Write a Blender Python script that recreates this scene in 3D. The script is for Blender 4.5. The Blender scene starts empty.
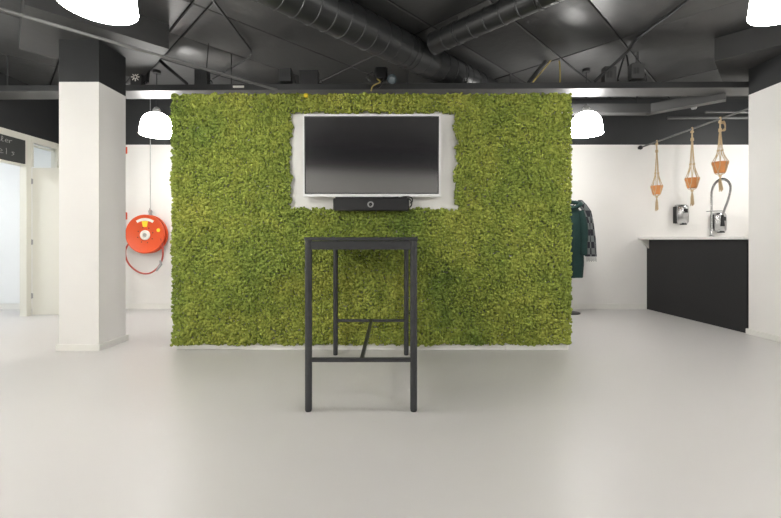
import bpy, math, random
import numpy as np
from mathutils import Vector, Matrix
random.seed(5); rng = np.random.default_rng(5)
S = bpy.context.scene; COL = S.collection
PI = math.pi
F, CX, CY, CH = 395.0, 391.0, 240.0, 1.08      # focal length and eye point used to measure real positions

def at_depth(px, py, Y): return Vector(((px-CX)*Y/F, Y, CH+(CY-py)*Y/F))
def at_height(px, py, h):
    Y = (h-CH)*F/(CY-py); return Vector(((px-CX)*Y/F, Y, h))

# ------------------------------------------------------------------ materials
def mat(name, col, rough=.5, metal=0, bump=0, bscale=30, var=0, vscale=4, emit=None, estr=0, spec=.5, coat=0, ior=1.5, alpha=1, trans=0):
    m = bpy.data.materials.new(name); m.use_nodes = True
    nt = m.node_tree; b = nt.nodes['Principled BSDF']
    b.inputs['Base Color'].default_value = (*col, 1)
    b.inputs['Roughness'].default_value = rough; b.inputs['Metallic'].default_value = metal
    b.inputs['Specular IOR Level'].default_value = spec; b.inputs['Coat Weight'].default_value = coat
    b.inputs['IOR'].default_value = ior; b.inputs['Transmission Weight'].default_value = trans
    if emit: b.inputs['Emission Color'].default_value = (*emit, 1); b.inputs['Emission Strength'].default_value = estr
    tc = nt.nodes.new('ShaderNodeTexCoord')
    n = nt.nodes.new('ShaderNodeTexNoise'); n.inputs['Scale'].default_value = vscale; n.inputs['Detail'].default_value = 6
    nt.links.new(tc.outputs['Object'], n.inputs['Vector'])
    mx = nt.nodes.new('ShaderNodeMix'); mx.data_type = 'RGBA'
    v = var if var else .03
    mx.inputs[6].default_value = (*[c*(1-v) for c in col], 1); mx.inputs[7].default_value = (*[min(1, c*(1+v)) for c in col], 1)
    nt.links.new(n.outputs['Fac'], mx.inputs[0]); nt.links.new(mx.outputs[2], b.inputs['Base Color'])
    if bump:
        n2 = nt.nodes.new('ShaderNodeTexNoise'); n2.inputs['Scale'].default_value = bscale; n2.inputs['Detail'].default_value = 5
        nt.links.new(tc.outputs['Object'], n2.inputs['Vector'])
        bp = nt.nodes.new('ShaderNodeBump'); bp.inputs['Strength'].default_value = bump; bp.inputs['Distance'].default_value = .01
        nt.links.new(n2.outputs['Fac'], bp.inputs['Height']); nt.links.new(bp.outputs['Normal'], b.inputs['Normal'])
    return m

WHITE = mat('white_wall_paint', (.80,.785,.76), .6, bump=.08, bscale=60, var=.015)
CREAM = mat('cream_door_paint', (.72,.705,.63), .5, var=.01)
BRIGHT = mat('bright_white_paint', (.86,.87,.87), .6, var=.01)
BLACKP = mat('anthracite_wall_paint', (.020,.021,.022), .55, bump=.1, bscale=40, var=.08)
DROP = mat('dark_drop_panel_paint', (.03,.03,.03), .6, bump=.3, bscale=9, var=.2)
CEIL = mat('dark_ceiling_concrete', (.042,.042,.042), .40, spec=.9, bump=.35, bscale=9, var=.28, vscale=2.2)
FLOOR = mat('poured_grey_floor', (.58,.565,.552), .36, bump=.02, bscale=6, var=.025, vscale=1.2, spec=.35)
BASEB = mat('white_skirting', (.78,.77,.73), .5)
STEEL = mat('galvanised_grey', (.30,.30,.29), .4, metal=.35, var=.1, vscale=9)
DSTEEL = mat('dark_painted_metal', (.028,.029,.03), .38, var=.1)
DUCT = mat('black_duct_metal', (.022,.023,.024), .38, metal=.1, var=.1)
PIPE = mat('grey_pipe', (.14,.14,.137), .4); DPIPE = mat('dark_grey_pipe', (.06,.06,.06), .45)
TBL = mat('anthracite_table_paint', (.034,.035,.038), .42)
TBLTOP = mat('table_top_laminate', (.026,.027,.03), .5)
TVW = mat('white_gloss_plastic', (.85,.85,.85), .3)
SCREEN = mat('black_glass_screen', (.012,.011,.014), .11, ior=3.1, spec=.5, var=.01)
BLK = mat('black_plastic', (.015,.015,.016), .4)
BLKG = mat('black_gloss', (.01,.01,.012), .1)
CHROME = mat('brushed_chrome', (.5,.5,.5), .27, metal=1)
GREYM = mat('grey_metal', (.38,.38,.38), .35, metal=.6)
RED = mat('red_orange_enamel', (.72,.085,.018), .35, var=.03)
HOSE = mat('red_rubber_hose', (.45,.06,.04), .5)
YEL = mat('yellow_plastic', (.88,.66,.03), .45)
LWHITE = mat('white_label', (.82,.80,.74), .5)
TERRA = mat('terracotta', (.70,.29,.10), .75, bump=.15, bscale=50, var=.12, vscale=12)
ROPE = mat('jute_rope', (.56,.42,.25), .85, bump=.4, bscale=120, var=.2, vscale=40)
KIT = mat('matt_black_panel', (.013,.013,.014), .55, var=.06)
TOP = mat('white_worktop', (.82,.81,.79), .35)
COATG = mat('dark_green_cloth', (.005,.030,.026), .85, bump=.3, bscale=70, var=.2, vscale=8)
CHALKB = mat('blackboard_slate', (.035,.037,.036), .7, var=.15, vscale=6)
CHALK = mat('white_chalk', (.42,.42,.41), .9)
YCAB = mat('yellow_cable', (.42,.33,.10), .5)
GLASS = mat('clear_glass', (.95,.97,.97), .02, trans=1, ior=1.01, var=.001)
SHADE = mat('opal_glass_shade', (.9,.9,.88), .4, emit=(1,.985,.95), estr=16.0)
BULB = mat('lamp_diffuser_glow', (.9,.9,.9), .4, emit=(1,.975,.93), estr=24.0)
PANEL = mat('ceiling_panel_glow', (.9,.9,.9), .4, emit=(.93,.97,1), estr=15)
SOIL = mat('dark_potting_soil', (.05,.03,.02), .95, bump=.5, bscale=80)

# plaid scarf
PLAID = mat('plaid_wool', (.5,.5,.5), .9)
nt = PLAID.node_tree; b = nt.nodes['Principled BSDF']
ck = nt.nodes.new('ShaderNodeTexChecker'); ck.inputs['Scale'].default_value = 11
ck.inputs['Color1'].default_value = (.015,.015,.022,1); ck.inputs['Color2'].default_value = (.13,.14,.14,1)
tc = nt.nodes.new('ShaderNodeTexCoord'); nt.links.new(tc.outputs['Object'], ck.inputs['Vector']); nt.links.new(ck.outputs['Color'], b.inputs['Base Color'])

# moss colour: patches plus a tone of its own for every tuft
MOSS = bpy.data.materials.new('preserved_moss'); MOSS.use_nodes = True
nt = MOSS.node_tree; b = nt.nodes['Principled BSDF']; b.inputs['Roughness'].default_value = .9; b.inputs['Specular IOR Level'].default_value = .15
tc = nt.nodes.new('ShaderNodeTexCoord'); n1 = nt.nodes.new('ShaderNodeTexNoise'); n1.inputs['Scale'].default_value = 1.7; n1.inputs['Detail'].default_value = 5; n1.inputs['Roughness'].default_value = .6
nt.links.new(tc.outputs['Object'], n1.inputs['Vector'])
r1 = nt.nodes.new('ShaderNodeValToRGB'); e = r1.color_ramp.elements
e[0].position = .32; e[0].color = (.165,.235,.055,1); e[1].position = .70; e[1].color = (.37,.39,.09,1)
k = r1.color_ramp.elements.new(.5); k.color = (.255,.31,.068,1)
nt.links.new(n1.outputs['Fac'], r1.inputs['Fac'])
at = nt.nodes.new('ShaderNodeAttribute'); at.attribute_name = 'tuft_tone'
r2 = nt.nodes.new('ShaderNodeValToRGB'); e = r2.color_ramp.elements
e[0].position = 0; e[0].color = (.58,.60,.50,1); e[1].position = 1; e[1].color = (1.40,1.34,1.28,1)
nt.links.new(at.outputs['Fac'], r2.inputs['Fac'])
mm = nt.nodes.new('ShaderNodeMix'); mm.data_type = 'RGBA'; mm.blend_type = 'MULTIPLY'; mm.inputs[0].default_value = 1
nt.links.new(r1.outputs['Color'], mm.inputs[6]); nt.links.new(r2.outputs['Color'], mm.inputs[7]); nt.links.new(mm.outputs[2], b.inputs['Base Color'])
n3 = nt.nodes.new('ShaderNodeTexNoise'); n3.inputs['Scale'].default_value = 160; n3.inputs['Detail'].default_value = 3
nt.links.new(tc.outputs['Object'], n3.inputs['Vector'])
bp = nt.nodes.new('ShaderNodeBump'); bp.inputs['Strength'].default_value = .4; bp.inputs['Distance'].default_value = .006
nt.links.new(n3.outputs['Fac'], bp.inputs['Height']); nt.links.new(bp.outputs['Normal'], b.inputs['Normal'])

# ------------------------------------------------------------------ mesh builder
class MB:
    def __init__(s): s.v=[]; s.f=[]; s.m=[]; s.sm=[]
    def add(s, vs, fs, mi=0, smooth=False):
        o=len(s.v); s.v += [tuple(v) for v in vs]
        for f in fs: s.f.append([o+i for i in f]); s.m.append(mi); s.sm.append(smooth)
        return s
    def box(s, x0,x1,y0,y1,z0,z1, mi=0, bev=0, M=None):
        if bev:
            bv = bev; loops=[]
            def ring(i, z): return [(x0+i,y0+bv,z),(x0+bv,y0+i,z),(x1-bv,y0+i,z),(x1-i,y0+bv,z),(x1-i,y1-bv,z),(x1-bv,y1-i,z),(x0+bv,y1-i,z),(x0+i,y1-bv,z)]
            def inner(z): return [(x0+bv,y0+bv,z),(x0+bv,y0+bv,z),(x1-bv,y0+bv,z),(x1-bv,y0+bv,z),(x1-bv,y1-bv,z),(x1-bv,y1-bv,z),(x0+bv,y1-bv,z),(x0+bv,y1-bv,z)]
            r=[ [(a+ (b_-a)*.6, c+(d-c)*.6, z0) for (a,c,_),(b_,d,_) in zip(ring(0,z0),inner(z0))], ring(0,z0+bv*.7), ring(0,z1-bv*.7),
                [(a+ (b_-a)*.6, c+(d-c)*.6, z1) for (a,c,_),(b_,d,_) in zip(ring(0,z1),inner(z1))]]
            vs=[p for q in r for p in q]; fs=[]
            for k in range(3):
                for i in range(8): j=(i+1)%8; fs.append([k*8+i,k*8+j,(k+1)*8+j,(k+1)*8+i])
            fs.append(list(range(7,-1,-1))); fs.append([24+i for i in range(8)])
        else:
            vs=[(x0,y0,z0),(x1,y0,z0),(x1,y1,z0),(x0,y1,z0),(x0,y0,z1),(x1,y0,z1),(x1,y1,z1),(x0,y1,z1)]
            fs=[[3,2,1,0],[4,5,6,7],[0,1,5,4],[1,2,6,5],[2,3,7,6],[3,0,4,7]]
        if M is not None: vs=[M@Vector(v) for v in vs]
        return s.add(vs,fs,mi)
    def tube(s, pts, r, n=10, mi=0, closed=False, caps=True):
        pts=[Vector(p) for p in pts]; N=len(pts); rr = r if isinstance(r,(list,tuple)) else [r]*N
        vs=[]; up=None
        for i,p in enumerate(pts):
            a=pts[i-1] if (i>0 or closed) else pts[i]; c=pts[(i+1)%N] if (i<N-1 or closed) else pts[i]
            t=(c-a).normalized()
            if up is None: up = Vector((0,0,1)) if abs(t.z)<.9 else Vector((1,0,0))
            sd=t.cross(up)
            if sd.length<1e-5: sd=t.orthogonal()
            sd.normalize(); up=sd.cross(t).normalized()
            for k in range(n): q=2*PI*k/n; vs.append(p+(sd*math.cos(q)+up*math.sin(q))*rr[i])
        fs=[]; L = N if closed else N-1
        for i in range(L):
            j=(i+1)%N
            for k in range(n): l=(k+1)%n; fs.append([i*n+k,i*n+l,j*n+l,j*n+k])
        s.add(vs,fs,mi,True)
        if caps and not closed:
            o=len(s.v)-len(vs)
            s.f.append([o+k for k in range(n)][::-1]); s.m.append(mi); s.sm.append(False)
            s.f.append([o+(N-1)*n+k for k in range(n)]); s.m.append(mi); s.sm.append(False)
        return s
    def lathe(s, prof, c=(0,0,0), n=32, mi=0, axis='Z', capa=False, capb=False):
        vs=[]
        for r,z in prof:
            for k in range(n):
                q=2*PI*k/n; a,b_=r*math.cos(q),r*math.sin(q)
                vs.append((c[0]+a,c[1]+b_,c[2]+z) if axis=='Z' else ((c[0]+a,c[1]-z,c[2]+b_) if axis=='Y' else (c[0]+z,c[1]+a,c[2]+b_)))
        fs=[]
        for i in range(len(prof)-1):
            for k in range(n): l=(k+1)%n; fs.append([i*n+k,i*n+l,(i+1)*n+l,(i+1)*n+k])
        if capa: fs.append(list(range(n))[::-1])
        if capb: fs.append([(len(prof)-1)*n+k for k in range(n)])
        return s.add(vs,fs,mi,True)
    def build(s, name, mats, parent=None):
        me=bpy.data.meshes.new(name); me.from_pydata(s.v,[],s.f)
        for m in (mats if isinstance(mats,(list,tuple)) else [mats]): me.materials.append(m)
        me.polygons.foreach_set('material_index', s.m); me.polygons.foreach_set('use_smooth', s.sm)
        me.update(); me.validate()
        o=bpy.data.objects.new(name,me); COL.objects.link(o)
        if parent is not None:
            w_=Vector((0,0,0)); q_=parent
            while q_ is not None: w_+=q_.location; q_=q_.parent
            me.transform(Matrix.Translation(-w_)); o.parent=parent
        try: me.set_sharp_from_angle(angle=math.radians(40))
        except Exception: pass
        return o
def tag(o,label,cat,group=None,kind=None):
    o['label']=label; o['category']=cat
    if group: o['group']=group
    if kind: o['kind']=kind
    return o
def struct(o, label=None, cat=None):
    o['kind']='structure'
    if label: o['label']=label
    if cat: o['category']=cat
    return o
def thing(name,loc,label,cat,group=None):
    o=bpy.data.objects.new(name,None); o.location=loc; o.empty_display_size=.1; COL.objects.link(o)
    return tag(o,label,cat,group)
def bez(ps, n=8):
    ps=[Vector(p) for p in ps]; out=[]
    P=[2*ps[0]-ps[1]]+ps+[2*ps[-1]-ps[-2]]
    for i in range(1,len(P)-2):
        for k in range(n):
            t=k/n; a,b_,c,d=P[i-1],P[i],P[i+1],P[i+2]
            out.append(.5*((2*b_)+(c-a)*t+(2*a-5*b_+4*c-d)*t*t+(3*b_-a-3*c+d)*t**3))
    out.append(ps[-1]); return out

# ------------------------------------------------------------------ the room shell
PH=2.57                                   # height of the anthracite paint line
CZ=3.29                                   # ceiling height
XL=-5.15; XR=6.6; YB=6.18
struct(MB().box(-9,7.2,-6.9,6.4,-.1,0).build('floor',FLOOR), 'smooth light grey poured floor of the whole room','floor')
def two_tone(mb,x0,x1,y0,y1,h=PH,z0=0,z1=CZ):
    mb.box(x0,x1,y0,y1,z0,h,0); mb.box(x0,x1,y0,y1,h,z1,1); return mb
struct(two_tone(MB(),-9,7.2,YB,YB+.15).build('wall_back',[WHITE,BLACKP]),'white rear wall painted anthracite above head height','wall')
struct(two_tone(MB(),XR,XR+.15,-6.0,YB,).build('wall_right',[WHITE,BLACKP]),'white kitchen side wall with anthracite upper band','wall')
# left wall with two doorways
m=MB()
WT=.09
for (a,b_,z0,z1) in ((-5.6,4.55,0,PH),(4.55,5.59,2.12,PH),(5.59,5.66,0,PH),(5.66,6.09,2.49,PH),(6.09,YB,0,PH)):
    m.box(XL-.09,XL,a,b_,z0,z1,0)
m.box(XL-.09,XL,-5.6,YB,PH,CZ,1)
struct(m.build('wall_left',[CREAM,BLACKP]),'cream partition wall with doorways and anthracite top','wall')
# wall behind the camera, a little askew
M=Matrix.Translation((0,-3.6,0))@Matrix.Rotation(math.radians(-19),4,'Z')
m=MB(); m.box(-9,9,-.15,0,0,PH,0,M=M); m.box(-9,9,-.15,0,PH,CZ,1,M=M)
struct(m.build('wall_front',[WHITE,BLACKP]),'white wall behind the viewer with anthracite upper band','wall')
struct(MB().box(-9,-8.85,2.0,YB,0,CZ).build('wall_side_room',BRIGHT),'far white wall of the room beyond the doorway','wall')
struct(MB().box(-9,XL-.12,2.0,2.12,0,CZ).build('wall_side_room_front',BRIGHT),'near white wall of the room beyond the doorway','wall')
struct(MB().box(-8.85,XL-.12,YB-.012,YB,0.09,2.9).build('wall_side_room_back',BRIGHT),'white back wall seen through the doorway','wall')

# ceiling of slab fields laid at 45 degrees
q=math.sqrt(.5)
def uv(u,v,z): return ((u-v)*q,(u+v)*q,z)
us=[-8,-6.2,-4.4,-2.6,-1.0,.55,1.294,1.43,3.2,4.86,6.6,8.4,10]; vs=[-7,-5.2,-3.9,-2.6,-1.3,-.2,1.29,1.94,2.6,3.25,3.92,4.66,5.4,6.6,8,9.6,11.5]
m=MB(); g=.007
for i in range(len(us)-1):
    for j in range(len(vs)-1):
        u0,u1,v0,v1=us[i]+g,us[i+1]-g,vs[j]+g,vs[j+1]-g
        c=Vector(uv((u0+u1)/2,(v0+v1)/2,0))
        if not(-10.5<c.x<8.5 and -8<c.y<7.6): continue
        dz=random.uniform(0,.006); e=.008
        lo=[uv(u0+e,v0+e,CZ+dz),uv(u1-e,v0+e,CZ+dz),uv(u1-e,v1-e,CZ+dz),uv(u0+e,v1-e,CZ+dz)]
        hi=[uv(u0,v0,CZ+.012),uv(u1,v0,CZ+.012),uv(u1,v1,CZ+.012),uv(u0,v1,CZ+.012)]
        m.add(lo+hi,[[3,2,1,0],[0,1,5,4],[1,2,6,5],[2,3,7,6],[3,0,4,7]],0)
m.box(-9.1,7.3,-6.9,6.5,CZ+.03,CZ+.2,1)
struct(m.build('ceiling',[CEIL,BLACKP]),'dark grey concrete slab ceiling with diagonal joints','ceiling')

# columns with diamond drop panels
def column(x0,x1,y0,y1,h,label,name):
    m=MB(); m.box(x0,x1,y0,y1,0,h,0); m.box(x0,x1,y0,y1,h,3.04,1)
    o=struct(m.build(name,[WHITE,BLACKP]),label,'column')
    b_=MB().box(x0-.02,x1+.02,y0-.02,y1+.02,0,.06,0,bev=.004).build('skirting',BASEB,o)
    cx,cy=(x0+x1)/2,(y0+y1)/2
    d=.77; vs_=[(cx,cy-d,3.04),(cx+d,cy,3.04),(cx,cy+d,3.04),(cx-d,cy,3.04)]; vs_+= [(a,b2,CZ) for a,b2,_ in vs_]
    MB().add(vs_,[[3,2,1,0],[4,5,6,7],[0,1,5,4],[1,2,6,5],[2,3,7,6],[3,0,4,7]]).build('drop_panel',DROP,o)
    return o
column(-3.245,-2.855,3.86,4.25,2.625,'white square column standing left of the moss wall, black at its top','column')
column(4.11,4.52,4.12,4.54,2.745,'white column at the right edge in front of the kitchen counter','column')

def skirt(name,x0,x1,y0,y1,h=.085): return struct(MB().box(x0,x1,y0,y1,0,h).build(name,BASEB))
skirt('baseboard_back',XL,3.99,YB-.015,YB)
skirt('baseboard_side_room',-8.85,XL-.12,YB-.027,YB-.012)
skirt('baseboard_left',XL,XL+.015,-3.0,4.49)

# freestanding partition that carries the moss
struct(MB().box(-2.12,1.75,3.90,4.10,0,2.50).build('wall_center',WHITE),'freestanding white partition behind the moss','wall')
m=MB()
xs=np.linspace(-2.12,1.75,60)
m.box(-2.1,-1.45,3.888,3.90,.006,.05); m.box(-1.44,1.12,3.892,3.90,.0,.045); m.box(1.13,1.74,3.886,3.90,.0,.05)
struct(m.build('trim_1',BASEB),'white plinth strip below the moss','trim')

# ------------------------------------------------------------------ moss
def moss():
    x0,x1,z0,z1=-2.150,1.770,.055,2.515
    hx0,hx1,hz0,hz1=-.985,.632,1.385,2.325
    ph=rng.uniform(0,6.28,24)
    def wav(t,k): return .010*np.sin(11*t+ph[k])+.009*np.sin(27*t+ph[k+1])+.007*np.sin(61*t+ph[k+2])
    sp=.0185; nx=int((x1-x0)/sp); nz=int((z1-z0)/(sp*.9))
    gx,gz=np.meshgrid(np.arange(nx+1),np.arange(nz+1))
    X=x0+(gx+.5*(gz%2))*sp+rng.normal(0,.004,gx.shape); Z=z0+gz*sp*.9+rng.normal(0,.005,gx.shape)
    X=X.ravel(); Z=Z.ravel()
    keep=(X>x0+.35*wav(Z,0))&(X<x1+.35*wav(Z,3))&(Z>z0+.5*wav(X,6))&(Z<z1+.4*wav(X,9))
    hole=(X>hx0+wav(Z,12))&(X<hx1+wav(Z,15)*1.1)&(Z>hz0+.6*wav(X,18))&(Z<hz1+.7*wav(X,20))
    keep&=~hole; X=X[keep]; Z=Z[keep]; n=len(X)
    # lumpy relief from many soft mounds
    K=700; bx=rng.uniform(x0,x1,K); bz=rng.uniform(z0,z1,K); br=rng.uniform(.05,.12,K); bh=rng.uniform(-.016,.02,K)
    H=np.zeros(n)
    for i in range(K): H+=.85*bh[i]*np.exp(-((X-bx[i])**2+(Z-bz[i])**2)/br[i]**2)
    H=np.clip(H,-.018,.022)
    edge=np.minimum(np.minimum(X-x0,x1-X),np.minimum(Z-z0,z1-Z)); H-=np.clip(.03-edge,0,.03)*.5
    D=3.872-H-rng.uniform(-.012,.016,n)
    # icosphere prototypes roughened into tufts
    import bmesh
    bm=bmesh.new(); bmesh.ops.create_icosphere(bm,subdivisions=1,radius=1); bm.verts.ensure_lookup_table()
    pv=np.array([v.co[:] for v in bm.verts]); pf=np.array([[v.index for v in f.verts] for f in bm.faces]); bm.free()
    nv=len(pv); NP=24
    protos=[pv*(1+rng.uniform(-.16,.16,(nv,1))) for _ in range(NP)]
    R=rng.uniform(.012,.0185,n); big=rng.random(n)<.08; R[big]*=1.3
    V=np.empty((n,nv,3),np.float32)
    pi=rng.integers(0,NP,n); ang=rng.uniform(0,6.28,n); ca,sa=np.cos(ang),np.sin(ang)
    P=np.stack(protos)[pi]
    V[:,:,0]=X[:,None]+(P[:,:,0]*ca[:,None]-P[:,:,2]*sa[:,None])*R[:,None]
    V[:,:,2]=Z[:,None]+(P[:,:,0]*sa[:,None]+P[:,:,2]*ca[:,None])*R[:,None]
    V[:,:,1]=D[:,None]+P[:,:,1]*(R*1.15)[:,None]
    V[:,:,1]=np.minimum(V[:,:,1],3.8995)
    V[:,:,2]=np.maximum(V[:,:,2],.035)
    Fa=(pf[None]+(np.arange(n)*nv)[:,None,None]).reshape(-1,3)
    me=bpy.data.meshes.new('moss_covering')
    me.vertices.add(n*nv); me.vertices.foreach_set('co',V.reshape(-1))
    nf=len(Fa); me.loops.add(nf*3); me.loops.foreach_set('vertex_index',Fa.reshape(-1).astype(np.int32))
    me.polygons.add(nf); me.polygons.foreach_set('loop_start',(np.arange(nf)*3).astype(np.int32))
    me.update(calc_edges=True)
    a=me.attributes.new('tuft_tone','FLOAT','POINT')
    tone=np.clip(.5+.24*rng.normal(size=n),0,1); a.data.foreach_set('value',np.clip(np.repeat(tone,nv)+rng.normal(0,.12,n*nv),0,1).astype(np.float32))
    me.polygons.foreach_set('use_smooth',np.ones(nf,bool))
    me.materials.append(MOSS)
    o=bpy.data.objects.new('moss_covering',me); COL.objects.link(o)
    tag(o,'bright olive green moss covering the whole partition around the television','moss',kind='stuff')
moss()
m=MB(); c=at_depth(306,95.5,3.835)
m.box(c.x-.018,c.x+.018,c.y-.008,c.y+.03,c.z-.016,c.z+.02,0,bev=.005)
tag(m.build('yellow_tag',YEL),'small yellow tag stuck in the upper edge of the moss','tag')

# ------------------------------------------------------------------ television and conference bar
tv=thing('television',(-.184,3.90,1.9),'wide flat television with thin white frame, mounted on the moss wall','television')
MB().box(-.42,.05,3.85,3.90,1.75,2.05,0).build('wall_bracket',DSTEEL,tv)
MB().box(-.80,.43,3.825,3.85,1.54,2.24,0,bev=.01).build('back_housing',TVW,tv)
tx0,tx1,tz0,tz1=-.845,.478,1.500,2.288; y0=3.79
m=MB()
m.box(tx0,tx0+.014,y0,3.825,tz0,tz1); m.box(tx1-.018,tx1,y0,3.825,tz0,tz1)
m.box(tx0+.014,tx1-.018,y0,3.825,tz1-.020,tz1); m.box(tx0+.014,tx1-.018,y0,3.825,tz0,tz0+.026)
m.build('screen_frame',TVW,tv)
m=MB(); a,b_,c_,d=tx0+.014,tx1-.018,tz0+.026,tz1-.020
m.box(a,a+.010,y0+.003,3.824,c_,d); m.box(b_-.010,b_,y0+.003,3.824,c_,d); m.box(a,b_,y0+.003,3.824,d-.010,d); m.box(a,b_,y0+.003,3.824,c_,c_+.010)
m.build('inner_bezel',BLK,tv)
MB().box(a+.010,b_-.010,y0+.006,3.824,c_+.010,d-.010).build('screen',SCREEN,tv)
tv.rotation_euler=(math.radians(1.6),0,0)

bar=thing('video_conference_bar',(-.19,3.80,1.36),'long black conference camera bar hanging right under the television','conference camera')
bx0,bx1=-.552,.172
MB().box(bx0,bx1,3.76,3.84,1.360,1.478,0,bev=.012).build('body',BLK,bar)
MB().box(bx0+.02,bx1-.02,3.775,3.84,1.478,1.492,0).build('mounting_rail',DSTEEL,bar)
MB().box(-.40,.02,3.84,3.90,1.40,1.46,0).build('wall_bracket',DSTEEL,bar)
lens=MB().lathe([(.030,0),(.030,.008),(.024,.010),(.022,.006)],(-.195,3.762,1.418),28,0,'Y',capb=True).build('camera_lens',GREYM,bar)
MB().lathe([(.017,0),(.012,.005),(0.001,.007)],(-.195,3.756,1.418),20,0,'Y').build('lens_glass',BLKG,lens)
for k,(pts) in enumerate([[(.12,3.80,1.485),(.18,3.79,1.47),(.20,3.80,1.43),(.185,3.83,1.40),(.16,3.87,1.41)],
             [(.08,3.79,1.487),(.14,3.775,1.495),(.195,3.79,1.487),(.206,3.81,1.455),(.19,3.85,1.44)],
             [(-.08,3.79,1.49),(-.02,3.768,1.484),(.03,3.768,1.487),(.07,3.79,1.492)]]):
    MB().tube(bez(pts),.006,7).build('cable',BLK,bar)

# ------------------------------------------------------------------ bar table
tb=thing('bar_table',(-.185,3.1,0),'tall slender anthracite bar table standing lengthwise before the moss wall','table')
lx=(-.521,.143); ly=(2.495,3.71); TH=1.098
m=MB(); r=.035
def rrect(x0,x1,y0,y1,r,z,n=5):
    out=[]
    for cx,cy,a0 in ((x1-r,y0+r,-PI/2),(x1-r,y1-r,0),(x0+r,y1-r,PI/2),(x0+r,y0+r,PI)):
        for k in range(n+1): a=a0+PI/2*k/n; out.append((cx+r*math.cos(a),cy+r*math.sin(a),z))
    return out
def slab(m,x0,x1,y0,y1,r,z0,z1,mi=0,ch=.003):
    rings=[rrect(x0+ch,x1-ch,y0+ch,y1-ch,r,z0),rrect(x0,x1,y0,y1,r,z0+ch),rrect(x0,x1,y0,y1,r,z1-ch),rrect(x0+ch,x1-ch,y0+ch,y1-ch,r,z1)]
    n=len(rings[0]); vs=[p for q_ in rings for p in q_]; fs=[list(range(n))[::-1],[3*n+i for i in range(n)]]
    for k in range(3):
        for i in range(n): j=(i+1)%n; fs.append([k*n+i,k*n+j,(k+1)*n+j,(k+1)*n+i])
    m.add(vs,fs,mi,False)
slab(m,lx[0]-.026,lx[1]+.026,ly[0]-.026,ly[1]+.026,.022,TH-.022,TH); m.build('table_top',TBLTOP,tb)
for x in lx:
    for y in ly:
        l=MB().lathe([(.0225,.012),(.0225,TH-.022)],(x,y,0),20,capa=True,capb=True).build('leg',TBL,tb)
        MB().lathe([(.019,0),(.021,.003),(.021,.012)],(x,y,0),20,capa=True).build('foot_cap',BLK,l)
for y in ly: MB().box(lx[0]+.018,lx[1]-.018,y-.012,y+.012,TH-.078,TH-.025).build('apron',TBL,tb)
for x in lx: MB().box(x-.012,x+.012,ly[0]+.018,ly[1]-.018,TH-.078,TH-.025).build('apron',TBL,tb)
for y in ly: MB().box(lx[0]+.018,lx[1]-.018,y-.011,y+.011,.312,.336).build('foot_rail',TBL,tb)
MB().box(-.197,-.173,ly[0]+.01,ly[1]-.01,.313,.335).build('stretcher',TBL,tb)

# ------------------------------------------------------------------ pendant lamps
def copy_tree(o,parent=None):
    c=o.copy(); COL.objects.link(c)
    if parent is not None: c.parent=parent
    for ch in [x for x in bpy.data.objects if x.parent==o]: copy_tree(ch,c)
    return c
LH=2.45
pend=thing('pendant_lamp',(0,0,LH),'x','lamp','white glowing bell pendant lamps')
prof=[(.200,0),(.202,.006),(.198,.02),(.195,.06),(.188,.12),(.177,.17),(.158,.215),(.130,.250),(.092,.275),(.060,.288),(.035,.292)]
m=MB(); m.lathe(prof,(0,0,LH),40); m.lathe([(a-.006,b_-.002 if i else b_) for i,(a,b_) in enumerate(prof)][::-1],(0,0,LH),40)
m.build('lamp_shade',SHADE,pend)
MB().lathe([(.002,.012),(.10,.012),(.183,.022),(.183,.03),(.002,.03)],(0,0,LH),32).build('diffuser',BULB,pend)
MB().lathe([(.062,.285),(.050,.300),(.046,.330),(.028,.36),(.010,.37)],(0,0,LH),24,capb=True).build('cap',STEEL,pend)
MB().tube([(0,0,LH+.36),(0,0,CZ-.03)],.005,8).build('cord',BLK,pend)
MB().lathe([(.05,CZ-.035-LH),(.05,CZ-LH)],(0,0,LH),20,capa=True).build('ceiling_rose',BLK,pend)
LAMPS=[(-3.06,5.16,'lit bell pendant lamp hanging over the fire hose reel'),
 (2.53,5.12,'lit bell pendant lamp just right of the moss wall'),
 (-1.72,2.32,'large lit bell pendant lamp at the top left, nearest the white column'),
 (2.37,2.33,'lit bell pendant lamp cut off by the top right corner'),
 (-2.7,-.6,'unseen bell pendant added as fill light behind the viewer on the left'),  # from here on unseen pendants, added to brighten floor and moss
 (2.6,-.6,'unseen bell pendant added as fill light behind the viewer on the right'),
 (-2.6,.35,'unseen bell pendant added as fill light above and left of the viewer'),
 (1.75,.45,'unseen bell pendant added as fill light above and right of the viewer'),
 (-3.4,-2.0,'unseen bell pendant added as fill light near the wall behind the viewer, left'),
 (3.1,-2.6,'unseen bell pendant added as fill light near the wall behind the viewer, right'),
 (-4.3,1.0,'bell pendant added as fill light outside the view by the left wall'),  # these side pendants are out of view too, added for more light
 (5.3,1.0,'bell pendant added as fill light outside the view by the right wall'),
 (5.55,5.1,'unseen bell pendant added as fill light over the far kitchen end, hidden by the right column'),
 (-4.3,3.6,'bell pendant added as fill light outside the view near the left doorway')]
for i,(x,y,l) in enumerate(LAMPS):
    o=pend if i==0 else copy_tree(pend)
    o.location=(x,y,LH); o['label']=l
panel=thing('ceiling_panel_light',(-6.9,4.4,2.95),'flat lit ceiling panel in the white room beyond the doorway','ceiling light')
MB().box(-7.4,-6.4,3.9,4.9,2.96,3.0).build('frame',STEEL,panel)
MB().box(-7.36,-6.44,3.94,4.86,2.95,2.96).build('diffuser',PANEL,panel)
MB().tube([(-6.9,4.4,3.0),(-6.9,4.4,CZ)],.01,8).build('hanger',STEEL,panel)

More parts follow.
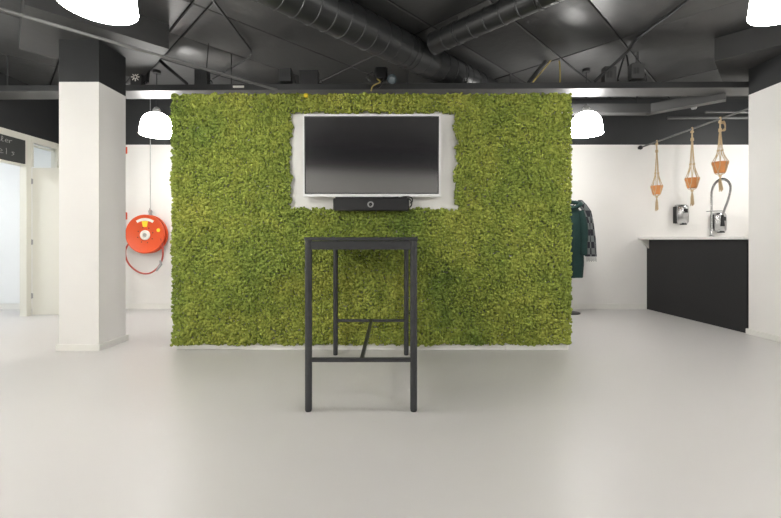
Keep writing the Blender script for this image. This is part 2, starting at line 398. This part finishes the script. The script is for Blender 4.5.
# ------------------------------------------------------------------ beam, ducts, pipes
def beamY(x): return 4.68-(x+4.3)*.0135
def beam_prism(m,x0,x1,dy0,dy1,z0,z1,mi=0):
    a,b_=beamY(x0),beamY(x1)
    m.add([(x0,a+dy0,z0),(x1,b_+dy0,z0),(x1,b_+dy1,z0),(x0,a+dy1,z0),(x0,a+dy0,z1),(x1,b_+dy0,z1),(x1,b_+dy1,z1),(x0,a+dy1,z1)],
          [[3,2,1,0],[4,5,6,7],[0,1,5,4],[1,2,6,5],[2,3,7,6],[3,0,4,7]],mi)
BM=struct(bpy.data.objects.new('trim_2',None),'long horizontal steel carrier beam above the moss wall','beam'); BM.location=(0,4.6,2.75); COL.objects.link(BM)
m=MB(); beam_prism(m,XL,XR,0,.27,2.842,2.850); m.build('flange',DPIPE,BM)
m=MB(); beam_prism(m,XL,XR,0,.012,2.850,2.912); beam_prism(m,XL,XR,.258,.27,2.850,2.912); beam_prism(m,XL,XR,.012,.258,2.902,2.912); m.build('channel',DSTEEL,BM)
for x in (-4.6,-1.9,.2,2.9,5.8):
    MB().tube([(x,beamY(x)+.055,2.91),(x,beamY(x)+.055,CZ)],.006,8).build('hanger_rod',DSTEEL,BM)

# spiral duct, centre line at 45 degrees
def duct(p0,p1,r,name,label,step=.16):
    p0,p1=Vector(p0),Vector(p1); d=(p1-p0); L=d.length; d.normalize()
    pts=[];rr=[];t=0
    while t<L-step:
        for a,b_ in ((0,r),(.004,r+.005),(.012,r+.005),(.016,r)): pts.append(p0+d*(t+a)); rr.append(b_)
        t+=step
    pts.append(p1); rr.append(r)
    o=thing(name,p0,label,'duct')
    MB().tube(pts,rr,40).build('tube',DUCT,o)
    for t in (.3,L*.55,L*.8):
        c=p0+d*t; rad=r+.008
        m=MB().tube([c-d*.012,c+d*.012],rad,28); m.tube([c+Vector((0,0,r)),(c.x,c.y,CZ)],.006,8); m.build('hanger_strap',DSTEEL,o)
    return o
duct((-1.25,2.83,3.115),(1.35,5.43,3.11),.170,'ventilation_duct','thick round black duct running diagonally under the ceiling above the television')
duct((.44,4.12,3.125),(1.92,2.64,3.125),.105,'ventilation_duct','slimmer round black branch duct rising right from the thick duct')

def pipe(name,pts,r,material,label,cat='pipe',smooth=True,n=8,group=None):
    o=MB().tube(bez(pts,6) if smooth else pts,r,n).build(name,material); return tag(o,label,cat,group)
a=at_height(0,9,2.80); b_=at_height(277,90,2.80); d=(b_-a)
pipe('conduit_pipe',[a-d*.8,b_],.015,PIPE,'long thin grey pipe slanting from the upper left down to the beam',smooth=False)
pipe('conduit_pipe',[at_height(212,-30,3.25),at_height(213,0,3.25),at_height(250,49,3.25),at_height(252,54,3.25),at_height(250,58,3.25),at_height(213,79,3.25)],.012,DSTEEL,'thin dark pipe with an elbow under the ceiling left of the thick duct',smooth=False)
pipe('hanging_cable',[at_depth(211,25,4.3).xyz, at_depth(208,50,4.5),at_depth(206,78,4.66)],.005,BLK,'thin black cable dropping to the small box left on the beam','cable')
a=at_height(690,-8,3.24); 
pipe('ceiling_cable',[at_height(740,-60,3.25),at_height(688,0,3.25),at_height(640,36,3.25),at_height(626,53,3.2),at_depth(594,82,4.66)],.018,DSTEEL,'thick black cable slanting up right over the beam to the ceiling','cable')
pipe('hose_loop',[at_depth(617,81,4.66),at_depth(624,57,4.72),at_depth(627,57,4.72),at_depth(630,81,4.66)],.010,BLK,'short black cable loop standing on the beam between two boxes at right','cable')
pipe('hose_loop',[at_depth(147,82,4.72),at_depth(150,61,4.75),at_depth(155,57,4.75),at_depth(166,66,4.75),at_depth(187,84,4.72)],.020,BLK,'bent grey cable loop on the beam above the fire hose reel lamp','cable')
pipe('yellow_hose',[at_depth(529,82,4.60),at_depth(540,68,4.8),at_depth(552,55,5.0)],.022,DSTEEL,'thick black sleeve leaning on the beam at right of the moss','cable')
pipe('yellow_cable',[at_depth(533,82,4.585),at_depth(544,69,4.77),at_depth(555,56,4.95),at_depth(559,60,4.9),at_depth(560,70,4.8),at_depth(560,82,4.64)],.009,YCAB,'bent yellow cable beside the black sleeve on the beam','cable')
# tray behind the beam on the right
def tray():
    o=thing('cable_tray',(2.6,5.3,2.77),'grey boxed tray behind the beam above the hanging plant pots','cable tray')
    m=MB(); m.box(1.0,3.47,5.24,5.36,2.77,2.89)
    M=Matrix.Translation((3.47,5.30,2.77))@Matrix.Rotation(math.radians(-42),4,'Z')
    m.box(-.04,.78,-.06,.06,0,.12,0,M=M); m.build('channel',DPIPE,o)
    MB().tube([(1.6,5.3,2.89),(1.6,5.3,CZ)],.006,8).build('hanger_rod',DSTEEL,o)
    MB().tube([(3.3,5.3,2.89),(3.3,5.3,CZ)],.006,8).build('hanger_rod',DSTEEL,o)
tray()
pipe('water_pipe',[at_depth(667,118,5.9),at_depth(760,118,5.9),(XR,5.9,at_depth(760,118,5.9).z)],.02,DPIPE,'lower grey pipe high on the back wall above the tap',smooth=False)
pipe('water_pipe',[at_depth(705,112,5.6),at_depth(760,112.5,5.6),(XR,5.6,at_depth(760,112.5,5.6).z)],.016,DPIPE,'upper short grey pipe high above the tap',smooth=False)
c=at_depth(694,109,5.7); tag(MB().lathe([(.03,0),(.04,.03),(.03,.08),(.012,.09),(.012,CZ-c.z)],c,16,capa=True).build('sprinkler_head',GREYM),'small grey sprinkler fitting above the right plant pots','sprinkler')

# devices on the beam (top of beam 2.912, depth ~4.6-4.7)
def dev(px0,px1,py0,name,label,depth=.09,material=DSTEEL,cat='box',stem=None,lift=0):
    xc=((px0+px1)/2-CX)*4.66/F; y=beamY(xc)+.01; xa=(px0-CX)*y/F; xb=(px1-CX)*y/F; zt=CH+(CY-py0)*y/F
    o=thing(name,(xc,y+.045,2.912),label,cat)
    MB().box(xa,xb,y,y+depth,2.912+lift,zt,0,bev=.006).build('housing',material,o)
    m=MB(); m.tube([(xb,y+.04,2.96+lift),(xb+.03,y+.04,2.98+lift),(xb+.045,y+.04,2.945)],.006,7); m.build('cable',BLK,o)
    m=MB()
    for i in range(4): m.box(xa+.02+i*.018,xa+.028+i*.018,y-.002,y+.004,2.912+lift+(zt-2.912-lift)*.3,2.912+lift+(zt-2.912-lift)*.7)
    m.build('vent_slots',BLK,o)
    return o,xa,xb,y,zt
dev(194,207,69,'junction_box','black box on the beam where the slanting pipe crosses')
o,xa,xb,y,zt=dev(130,141,69,'ventilation_grille','small black square box with white star pattern on the beam beside the left column',cat='grille',material=BLK)
m=MB(); cx,cz=(xa+xb)/2,(2.912+zt)/2
for k in range(8):
    a=k*PI/4+PI/8*0; M=Matrix.Translation((cx,y-.004,cz))@Matrix.Rotation(a,4,'Y'); m.box(.014,.05,-.002,.002,-.004,.004,0,M=M)
m.build('star_pattern',LWHITE,o)
dev(279,291,68,'receiver_box','small open black box left of centre on the beam',lift=.04)
MB()
dev(299,318,70,'control_box','larger square black control box on the beam above the television left corner',material=BLK)
dev(605,617,66,'junction_box','dark box on the beam left of the right cable loop',material=DPIPE)
o,xa,xb,y,zt=dev(632,645,63,'sensor_box','hanging dark box on a thin rod right of the right cable loop',material=DPIPE,lift=.05)
MB().tube([((xa+xb)/2,y+.045,zt-.01),((xa+xb)/2,y+.045,CZ)],.005,7).build('hanging_rod',DSTEEL,o)
sp=thing('spotlight',(-.11,4.64,2.94),'black spotlight with glass dome and loose cables in the middle of the beam','spotlight')
c=at_depth(381,72,4.62)
MB().box(c.x-.075,c.x+.075,c.y,c.y+.10,c.z-.07,c.z+.065,0,bev=.02).build('housing',BLK,sp)
MB().lathe([(.055,-.03),(.058,0),(.05,.03),(.03,.05),(.002,.058)],at_depth(392,79,4.62),24,0,'Y').build('glass_dome',mat('tinted_dome',(.10,.13,.15),.08,spec=1),sp)
MB().tube(bez([at_depth(377,79,4.6),at_depth(380,82,4.57),at_depth(373,86,4.56),at_depth(371,91,4.56)]),.008,7).build('cable',YCAB,sp)
MB().tube(bez([at_depth(384,78,4.6),at_depth(380,86,4.56),at_depth(375,88,4.57),at_depth(367,84,4.6)]),.008,7).build('cable',BLK,sp)
MB().tube(bez([at_depth(373,72,4.65),at_depth(367,76,4.66),at_depth(370,82,4.66)]),.006,7).build('cable',BLK,sp)
c=at_depth(238,84,4.63); tag(MB().box(c.x-.065,c.x+.065,beamY(c.x)-.004,beamY(c.x)+.01,2.87,2.895).build('white_tag',LWHITE),'short white label stuck on the beam above the left of the moss','label')

# ------------------------------------------------------------------ left doorways
d1=struct(bpy.data.objects.new('door_1',None),'open cream door leaf standing square to the left wall','door'); d1.location=(XL,5.66,0); COL.objects.link(d1)
MB().box(XL+.005,XL+.90,5.665,5.70,.008,2.115).build('door_leaf',CREAM,d1)
for z in (.28,1.05,1.92):
    m=MB().tube([(XL-.0,5.655,z-.04),(XL-.0,5.655,z+.04)],.008,10); m.box(XL,XL+.018,5.660,5.666,z-.035,z+.035); m.build('hinge',GREYM,d1)
h=MB().tube([(XL+.86,5.655,1.05),(XL+.86,5.61,1.05),(XL+.75,5.61,1.05)],.010,10); h.build('door_handle',GREYM,d1)
m=MB()
m.box(XL-.09,XL+.006,5.575,5.59,0,2.12); m.box(XL,XL+.006,5.59,5.645,0,2.12); m.box(XL,XL+.018,4.49,4.55,0,2.12); m.box(XL-.09,XL+.018,4.548,4.562,0,2.12); m.box(XL,XL+.006,4.49,5.645,2.12,2.14)
struct(m.build('trim_3',CREAM),'cream frame round the open doorway below the blackboard','door frame')
m=MB(); m.box(XL-.03,XL+.012,5.655,5.68,2.13,2.52); m.box(XL-.03,XL+.012,6.075,6.10,2.13,2.52); m.box(XL-.03,XL+.012,5.68,6.075,2.48,2.505); m.box(XL-.09,XL-.03,5.67,6.08,2.44,2.46)
w=struct(m.build('window_1',CREAM),'bright transom window above the open door leaf','window')
MB().box(XL-.02,XL-.014,5.68,6.075,2.13,2.48).build('pane',GLASS,w)
bb=thing('chalkboard_sign',(XL+.02,5.0,2.14),'black chalkboard sign with white handwriting above the left doorway','sign')
MB().box(XL+.001,XL+.022,4.55,5.54,2.145,2.475).build('board',CHALKB,bb)
# handwriting: visible end of two lines of script
def script(strokes,y0,z0,w,h,mb):
    for st in strokes:
        p=[(XL+.0235,y0+a*w,z0+b2*h) for a,b2 in st]; mb.tube(bez(p,5),.0024,5)
E=[(0,.4),(.5,.45),(.7,.75),(.35,.95),(.1,.5),(.3,.05),(.9,.15)]
L_=[(0,.1),(.5,.8),(.55,1.5),(.3,1.5),(.25,.5),(.45,0),(.8,.15)]
Nn=[(0,.9),(.1,0),(.1,.6),(.4,.95),(.7,.7),(.75,0),(.95,.15)]
I_=[(.3,1.5),(.35,.7),(.3,0)]; S_=[(.7,.9),(.2,.8),(.6,.4),(.2,0)]; A_=[(.7,.8),(.2,.8),(.1,.2),(.5,.05),(.7,.8),(.75,.1),(1,.1)]
R_=[(0,.9),(.1,0),(.15,.6),(.5,.95),(.8,.85)]
m=MB(); y=4.78
for g_ in (A_,L_,L_,E,Nn,A_,L_,L_,E,R_): script([g_],y,2.385,.055,.042,m); y+=.058
y=4.90
for g_ in (S_,A_,Nn,E,I_,S_): script([g_],y,2.225,.075,.055,m); y+=.085
m.build('chalk_writing',CHALK,bb)

# ------------------------------------------------------------------ fire hose reel
hr=thing('fire_hose_reel',(-3.735,YB,1.17),'round orange red fire hose reel on the back wall between column and moss','fire hose reel')
hc=Vector((-3.755,6.03,1.17))
def disc(m,yf,r,th=.012): m.lathe([(.002,.0),(r-.03,.0),(r-.012,.012),(r,.006),(r,-th),(r-.012,-th),(.002,-th)],(hc.x,yf,hc.z),48,0,'Y')
m=MB(); disc(m,6.03,.298); m.build('front_disc',RED,hr)
m=MB(); disc(m,6.12,.298); m.build('rear_disc',RED,hr)
m=MB()
for k in range(5): m.lathe([(.21+.022*math.cos(t),.022*math.sin(t)) for t in np.linspace(0,2*PI,9)],(hc.x,6.055+.013*k,hc.z),40,0,'Y')
m.lathe([(.2,-.01),(.2,-.09)],(hc.x,6.03,hc.z),40,0,'Y'); m.build('hose_coil',HOSE,hr)
hub=MB().lathe([(.075,0),(.075,.015),(.06,.022),(.055,.016),(.002,.016)],(hc.x+.005,6.03,hc.z-.015),28,0,'Y').build('hub',LWHITE,hr)
MB().lathe([(.03,.016),(.028,.028),(.002,.03)],(hc.x+.005,6.03,hc.z-.015),18,0,'Y').build('hub_nut',CHROME,hub)
for k in range(8):
    a=k*PI/4+.3; MB().lathe([(.009,0),(.002,.001)],(hc.x+.005+.12*math.cos(a),6.026,hc.z-.015+.12*math.sin(a)),8,0,'Y').build('rivet',BLK,hr)
m=MB(); vs_=[];fs=[];
for k in range(17):
    a=math.radians(56+68*k/16)
    for r_ in (.205,.245): vs_.append((hc.x+r_*math.cos(a),6.027,hc.z+r_*math.sin(a)))
for k in range(16): fs.append([2*k,2*k+1,2*k+3,2*k+2])
m.add(vs_,fs); m.build('white_label',LWHITE,hr)
m=MB(); m.add([(hc.x-.05,6.026,hc.z+.20),(hc.x+.05,6.026,hc.z+.20),(hc.x+.03,6.026,hc.z+.11),(hc.x-.03,6.026,hc.z+.11)],[[0,1,2,3][::-1]]); m.build('yellow_sticker',YEL,hr)
m=MB(); m.lathe([(.028,0),(.002,.001)],(hc.x+.205,6.026,hc.z+.06),16,0,'Y'); m.build('yellow_sticker',YEL,hr)
MB().tube([(hc.x,6.1,hc.z),(hc.x,YB,hc.z)],.05,16).build('wall_mount',GREYM,hr)
m=MB().tube(bez([(hc.x+.21,6.05,hc.z+.0),(hc.x+.268,6.03,hc.z-.18),(hc.x+.262,6.03,hc.z-.38),(hc.x+.19,6.02,hc.z-.52),(hc.x+.06,6.02,hc.z-.60),(hc.x-.10,6.02,hc.z-.575),(hc.x-.25,6.02,hc.z-.44),(hc.x-.30,6.03,hc.z-.25),(hc.x-.22,6.06,hc.z-.08)]),.013,9); m.build('hose',HOSE,hr)
MB().tube([(hc.x+.25,6.00,hc.z-.40),(hc.x+.26,6.00,hc.z-.46),(hc.x+.19,6.0,hc.z-.56)],[.014,.02,.012],10).build('nozzle',GREYM,hr)
MB().tube([(hc.x+.02,6.13,hc.z+.33),(hc.x+.02,6.13,2.75),(hc.x+.02,6.13,CZ)],.0055,10).build('supply_pipe',GREYM,hr)
v=MB().lathe([(.022,0),(.03,.02),(.022,.05),(.03,.08),(.02,.11)],(hc.x+.02,6.13,hc.z+.27),14,capa=True,capb=True).build('valve',GREYM,hr)
MB().tube([(hc.x+.02,6.12,hc.z+.33),(hc.x+.055,6.06,hc.z+.40)],.009,8).build('valve_handle',GREYM,v)
MB().tube([(hc.x+.02,6.13,hc.z+.28),(hc.x+.02,6.13,hc.z+.05)],.012,8).build('feed_pipe',GREYM,hr)
tag(MB().box(-4.30,-4.125,YB-.02,YB,2.43,2.53).build('red_sign',RED),'red plate high on the back wall, edge showing beside the left column','sign')
tag(MB().box(-4.22,-4.125,YB-.03,YB,1.40,1.51).build('alarm_box',RED),'small red box on the back wall beside the hose reel, mostly behind the column','alarm')

# ------------------------------------------------------------------ kitchen counter
kc=tag(MB().add([(4.0,YB-.004,0),(4.115,4.57,0),(5.38,4.57,0),(5.38,YB-.004,0),(4.0,YB-.004,1.086),(4.115,4.57,1.086),(5.38,4.57,1.086),(5.38,YB-.004,1.086)],
  [[0,1,2,3],[7,6,5,4],[0,4,5,1],[1,5,6,2],[2,6,7,3],[3,7,4,0]]).build('kitchen_counter',KIT),'plain matt black counter body standing behind the right column','counter')
vs_=[(3.865,YB-.002),(4.085,4.565),(5.4,4.565),(5.4,YB-.002)]
m=MB(); m.add([(a,b_,1.088) for a,b_ in vs_]+[(a,b_,1.124) for a,b_ in vs_],[[0,1,2,3],[7,6,5,4],[0,4,5,1],[1,5,6,2],[2,6,7,3],[3,7,4,0]])
tag(m.build('worktop',TOP),'thin white worktop on the black counter under the tap','worktop')
m=MB(); m.add([(3.885,6.12,1.088),(3.998,6.12,1.088),(3.998,6.12,.95),(3.885,6.15,1.088),(3.998,6.15,1.088),(3.998,6.15,.95)],[[0,1,2],[5,4,3],[0,3,4,1],[1,4,5,2],[2,5,3,0]])
tag(m.build('worktop_bracket',BASEB),'small white triangular bracket under the far end of the worktop','bracket')

# tap
tp=thing('spring_tap',(4.27,5.28,1.124),'tall chrome spring neck kitchen tap arching over the white worktop','tap')
B=Vector((4.285,5.28,1.124))
MB().lathe([(.03,0),(.03,.01),(.02,.02),(.02,.10),(.016,.11)],B,16,capa=True,capb=True).build('base',CHROME,tp)
MB().tube([B+Vector((0,0,.1)),B+Vector((0,0,.46))],.011,10).build('riser',CHROME,tp)
arc=bez([B+Vector((0,0,.45)),B+Vector((.003,0,.60)),B+Vector((.04,0,.70)),B+Vector((.11,0,.762)),B+Vector((.18,0,.765)),B+Vector((.235,0,.72)),B+Vector((.255,0,.64)),B+Vector((.225,0,.50)),B+Vector((.18,0,.38)),B+Vector((.145,0,.28))],8)
MB().tube(arc,.010,8).build('hose',GREYM,tp)
m=MB(); L=len(arc); sp_=[]
for i in range(0,L-1):
    for k in range(4):
        a=arc[i].lerp(arc[i+1],k/4); t=(arc[min(i+1,L-1)]-arc[max(i-1,0)]).normalized(); s1=Vector((0,1,0)); s2=t.cross(s1).normalized(); q_=k*PI/2
        sp_.append(a+(s1*math.cos(q_)+s2*math.sin(q_))*.016)
m.tube(sp_,.0035,5); m.build('spring',CHROME,tp)
MB().tube([arc[-1]+Vector((0,0,.01)),arc[-1]-Vector((-.002,0,.08)),arc[-1]-Vector((-.003,0,.14))],[.016,.02,.026],12).build('spray_head',BLK,tp)
MB().tube([B+Vector((-.07,0,.335)),B+Vector((.0,0,.34)),B+Vector((.14,0,.345))],.007,8).build('holder_arm',CHROME,tp)
MB().tube([B+Vector((0,0,.07)),B+Vector((.09,-.03,.09))],.008,8).build('lever',CHROME,tp)

# dispensers on the back wall
def dispenser(px,py,label):
    c=at_depth(px,py,6.06); x,z=c.x,c.z; o=thing('soap_dispenser',(x,YB,z),label,'dispenser','chrome soap dispensers above the worktop')
    m=MB(); pr=[(-.085,YB-.0),(-.095,YB-.05),(-.09,YB-.085),(-.06,YB-.115),(0,YB-.13),(.06,YB-.115),(.09,YB-.085),(.095,YB-.05),(.085,YB)]
    lv=[(-.15,.80),(-.12,.97),(0,1.0),(.10,.98),(.135,.9),(.15,.75)]
    vs=[]; n=len(pr)
    for dz,s_ in lv:
        for a,b2 in pr: vs.append((x+a*s_, YB-(YB-b2)*s_, z+dz))
    fs=[[k*n+i,k*n+i+1,(k+1)*n+i+1,(k+1)*n+i] for k in range(len(lv)-1) for i in range(n-1)]
    fs+=[[i for i in range(n)][::-1],[(len(lv)-1)*n+i for i in range(n)]]
    m.add(vs,fs,0,True); m.build('cover',CHROME,o)
    m=MB(); m.box(x-.102,x-.08,YB-.07,YB,z-.14,z+.12,0,bev=.006); m.build('side_panel',BLK,o)
    MB().box(x-.035,x+.035,YB-.12,YB-.05,z-.165,z-.145,0,bev=.005).build('push_lever',BLK,o)
    m=MB(); m.box(x-.02,x+.03,YB-.139,YB-.134,z+.02,z+.08); m.build('sight_window',BLKG,o)
dispenser(685,214,'chrome soap dispenser on the back wall left of the tap')
dispenser(723,222,'chrome soap dispenser on the back wall behind the tap nozzle')

# plant rod and hanging pots
ra,rb=Vector((3.88,6.15,2.518)),Vector((4.2,4.545,2.622))
rod=thing('hanging_rod',ra,'slanting black rod near the ceiling that carries three plant pots','rod')
MB().tube([ra,rb],.012,10).build('rod',PIPE,rod)
MB().lathe([(.001,-.035),(.025,-.025),(.035,0),(.025,.025),(.001,.035)],ra+Vector((0,-.01,0)),16).build('end_knob',BLK,rod)
MB().box(ra.x-.02,ra.x+.02,6.14,YB,ra.z-.02,ra.z+.02).build('wall_mount',BLK,rod)
MB().lathe([(.03,0),(.03,.012)],(rb.x,4.552,rb.z),16,0,'Y',capa=True,capb=True).build('end_plate',BLK,rod)
def hpot(t,rt,ztop,ztas,label,lean):
    p=ra.lerp(rb,t); x,y,zr=p; H=rt*1.75
    o=thing('hanging_plant_pot',(x,y,ztop-H),label,'plant pot','terracotta pots in rope hangers')
    m=MB(); zb=ztop-H
    m.lathe([(.002,0),(rt*.66,0),(rt*.70,.005),(rt*.90,H*.72),(rt*1.0,H*.74),(rt*1.02,H),(rt*.92,H),(rt*.86,H*.75),(rt*.80,H*.72)],(x,y,zb),32); pot=m.build('pot',TERRA,o)
    MB().lathe([(.002,H*.75),(rt*.86,H*.75)],(x,y,zb),24).build('soil',SOIL,o)
    zk=zr-.14
    m=MB()
    m.tube(bez([(x+.0,y,zk),(x-.012,y-.014,zk+.06),(x-.004,y-.018,zr+.0),(x,y,zr+.018),(x+.006,y+.018,zr),(x+.012,y+.012,zk+.06),(x,y,zk)],5),.008,7)
    m.tube([(x,y,zk-.02),(x,y,zk+.02)],[.020,.018],8); m.tube([(x,y,zr-.05),(x,y,zr-.03)],.02,8)
    m.build('top_knot',ROPE,o)
    zs=ztop+(zk-ztop)*.36
    for k in range(4):
        a=k*PI/2+.5; c_,s_=math.cos(a),math.sin(a); m=MB()
        for da in (-.34,.34):
            c2,s2=math.cos(a+da),math.sin(a+da)
            m.tube(bez([(x+.006*c_,y+.006*s_,zk),(x+rt*.35*c_,y+rt*.35*s_,zs),(x+rt*.8*c2,y+rt*.8*s2,ztop+.035),(x+rt*1.06*c2,y+rt*1.06*s2,ztop-.005),(x+rt*.93*c2,y+rt*.93*s2,zb+H*.6),(x+rt*.70*c_,y+rt*.70*s_,zb),(x+.01*c_,y+.01*s_,zb-.03)],5),.0042,6)
        m.tube([(x+rt*.35*c_,y+rt*.35*s_,zs-.012),(x+rt*.35*c_,y+rt*.35*s_,zs+.012)],.008,6)
        m.build('rope',ROPE,o)
    m=MB(); m.tube([(x,y,zb-.05),(x,y,zb-.02)],.016,8)
    for k in range(9):
        a=k*.7; r_=.018 if k else 0; m.tube([(x,y,zb-.04),(x+r_*.7*math.cos(a),y+r_*.7*math.sin(a),(zb+ztas)/2),(x+r_*math.cos(a)+lean,y+r_*math.sin(a),ztas+.012*(k%3))],.005,5)
    m.build('tassel',ROPE,o)
    if lean>.01:
        m=MB()
        for k in range(4): m.tube(bez([(x,y,zr-.06),(x+.04,y-.01,zr-.03-.012*k),(x+.065,y,zr-.10-.01*k),(x+.03+.01*k,y+.01,zr-.15)],5),.006,5)
        m.build('rope_bow',ROPE,o)
hpot(.184,.072,1.884,1.51,'smallest looking terracotta pot in rope hanger, farthest left on the rod',0)
hpot(.524,.076,1.913,1.537,'middle terracotta pot in rope hanger, in front of the left soap dispenser',0.002)
hpot(.751,.078,2.057,1.686,'highest terracotta pot in rope hanger with a rope bow, nearest the right column',.012)

# ------------------------------------------------------------------ coat stand, coat, scarf
cs=thing('coat_stand',(2.63,5.85,0),'black coat stand half hidden behind the right edge of the moss wall','coat stand')
MB().lathe([(.16,0),(.16,.012),(.12,.02),(.02,.03)],(2.63,5.85,0),32,capa=True,capb=True).build('base_plate',BLK,cs)
MB().tube([(2.63,5.85,.02),(2.63,5.85,1.72)],.014,10).build('pole',BLK,cs)
for a in (-.5,.9,2.5,4.1):
    c_,s_=math.cos(a),math.sin(a); MB().tube(bez([(2.63,5.85,1.55),(2.63+.06*c_,5.85+.06*s_,1.58),(2.63+.10*c_,5.85+.10*s_,1.66)]),.008,7).build('hook',BLK,cs)
# coat: gathered cloth with vertical folds, two sleeves
def cloth(cx,cy,lv,folds,amp,n=56,mi=0,ph=0,m=None):
    m=m or MB(); vs=[]
    for z,rx,ry,ox in lv:
        for k in range(n):
            a=2*PI*k/n; w_=1+amp*math.sin(folds*a+ph+z*1.3)*min(1,(lv[0][0]-z)*2.2)
            vs.append((cx+ox+rx*w_*math.cos(a),cy+ry*w_*math.sin(a),z))
    fs=[[k*n+i,k*n+(i+1)%n,(k+1)*n+(i+1)%n,(k+1)*n+i] for k in range(len(lv)-1) for i in range(n)]
    fs.append([i for i in range(n)]); fs.append([(len(lv)-1)*n+i for i in range(n)][::-1])
    m.add(vs,fs,mi,True); return m
ct=thing('green_coat',(2.72,5.70,.52),'long dark green coat hanging on the stand at the moss wall edge','coat')
cloth(2.58,5.70,[(1.58,.05,.04,0),(1.55,.10,.06,0),(1.47,.17,.08,0),(1.30,.175,.09,.0),(1.0,.18,.09,.0),(.75,.19,.095,.0),(.54,.18,.10,0)],7,.10).build('body',COATG,ct)
for sx in (-1,1):
    MB().tube(bez([(2.58+sx*.13,5.66,1.50),(2.58+sx*.17,5.64,1.30),(2.58+sx*.165,5.62,1.05),(2.58+sx*.16,5.61,.86)]),[.05]*8+[.055]*8+[.046]*8+[.042],12).build('sleeve',COATG,ct)
MB().tube(bez([(2.53,5.64,1.56),(2.58,5.62,1.53),(2.70,5.64,1.58),(2.71,5.70,1.61),(2.58,5.73,1.63),(2.53,5.70,1.60),(2.53,5.64,1.56)]),.028,10).build('hood',COATG,ct)
sc=thing('plaid_scarf',(2.98,5.82,.78),'black and grey checked scarf with fringe hanging beside the green coat','scarf')
m=cloth(2.885,5.76,[(1.66,.03,.03,-.13),(1.60,.06,.04,-.10),(1.50,.06,.04,-.03),(1.35,.06,.035,.0),(1.1,.07,.035,.02),(.84,.075,.035,.03)],5,.18,n=40)
m.build('cloth',PLAID,sc)
m=MB()
for k in range(9): x=2.85+k*.0165; m.tube([(x,5.75,.85),(x+.003,5.75,.765+.01*(k%2))],.0035,5)
m.build('fringe',PLAID,sc)

# ------------------------------------------------------------------ camera, world, view
cam=bpy.data.cameras.new('camera'); co=bpy.data.objects.new('camera',cam); COL.objects.link(co)
cam.sensor_width=36; cam.lens=36*F/781; cam.shift_y=-19/781; cam.shift_x=-.5/781
co.location=(0,0,CH); co.rotation_euler=(PI/2,0,0); S.camera=co
cam.clip_start=.02
w=bpy.data.worlds.new('world'); S.world=w; w.use_nodes=True
w.node_tree.nodes['Background'].inputs[0].default_value=(.9,.93,1,1); w.node_tree.nodes['Background'].inputs[1].default_value=.3
S.view_settings.view_transform='Standard'; S.view_settings.look='None'; S.view_settings.gamma=1; S.view_settings.use_curve_mapping=False
S.view_settings.exposure=0.90
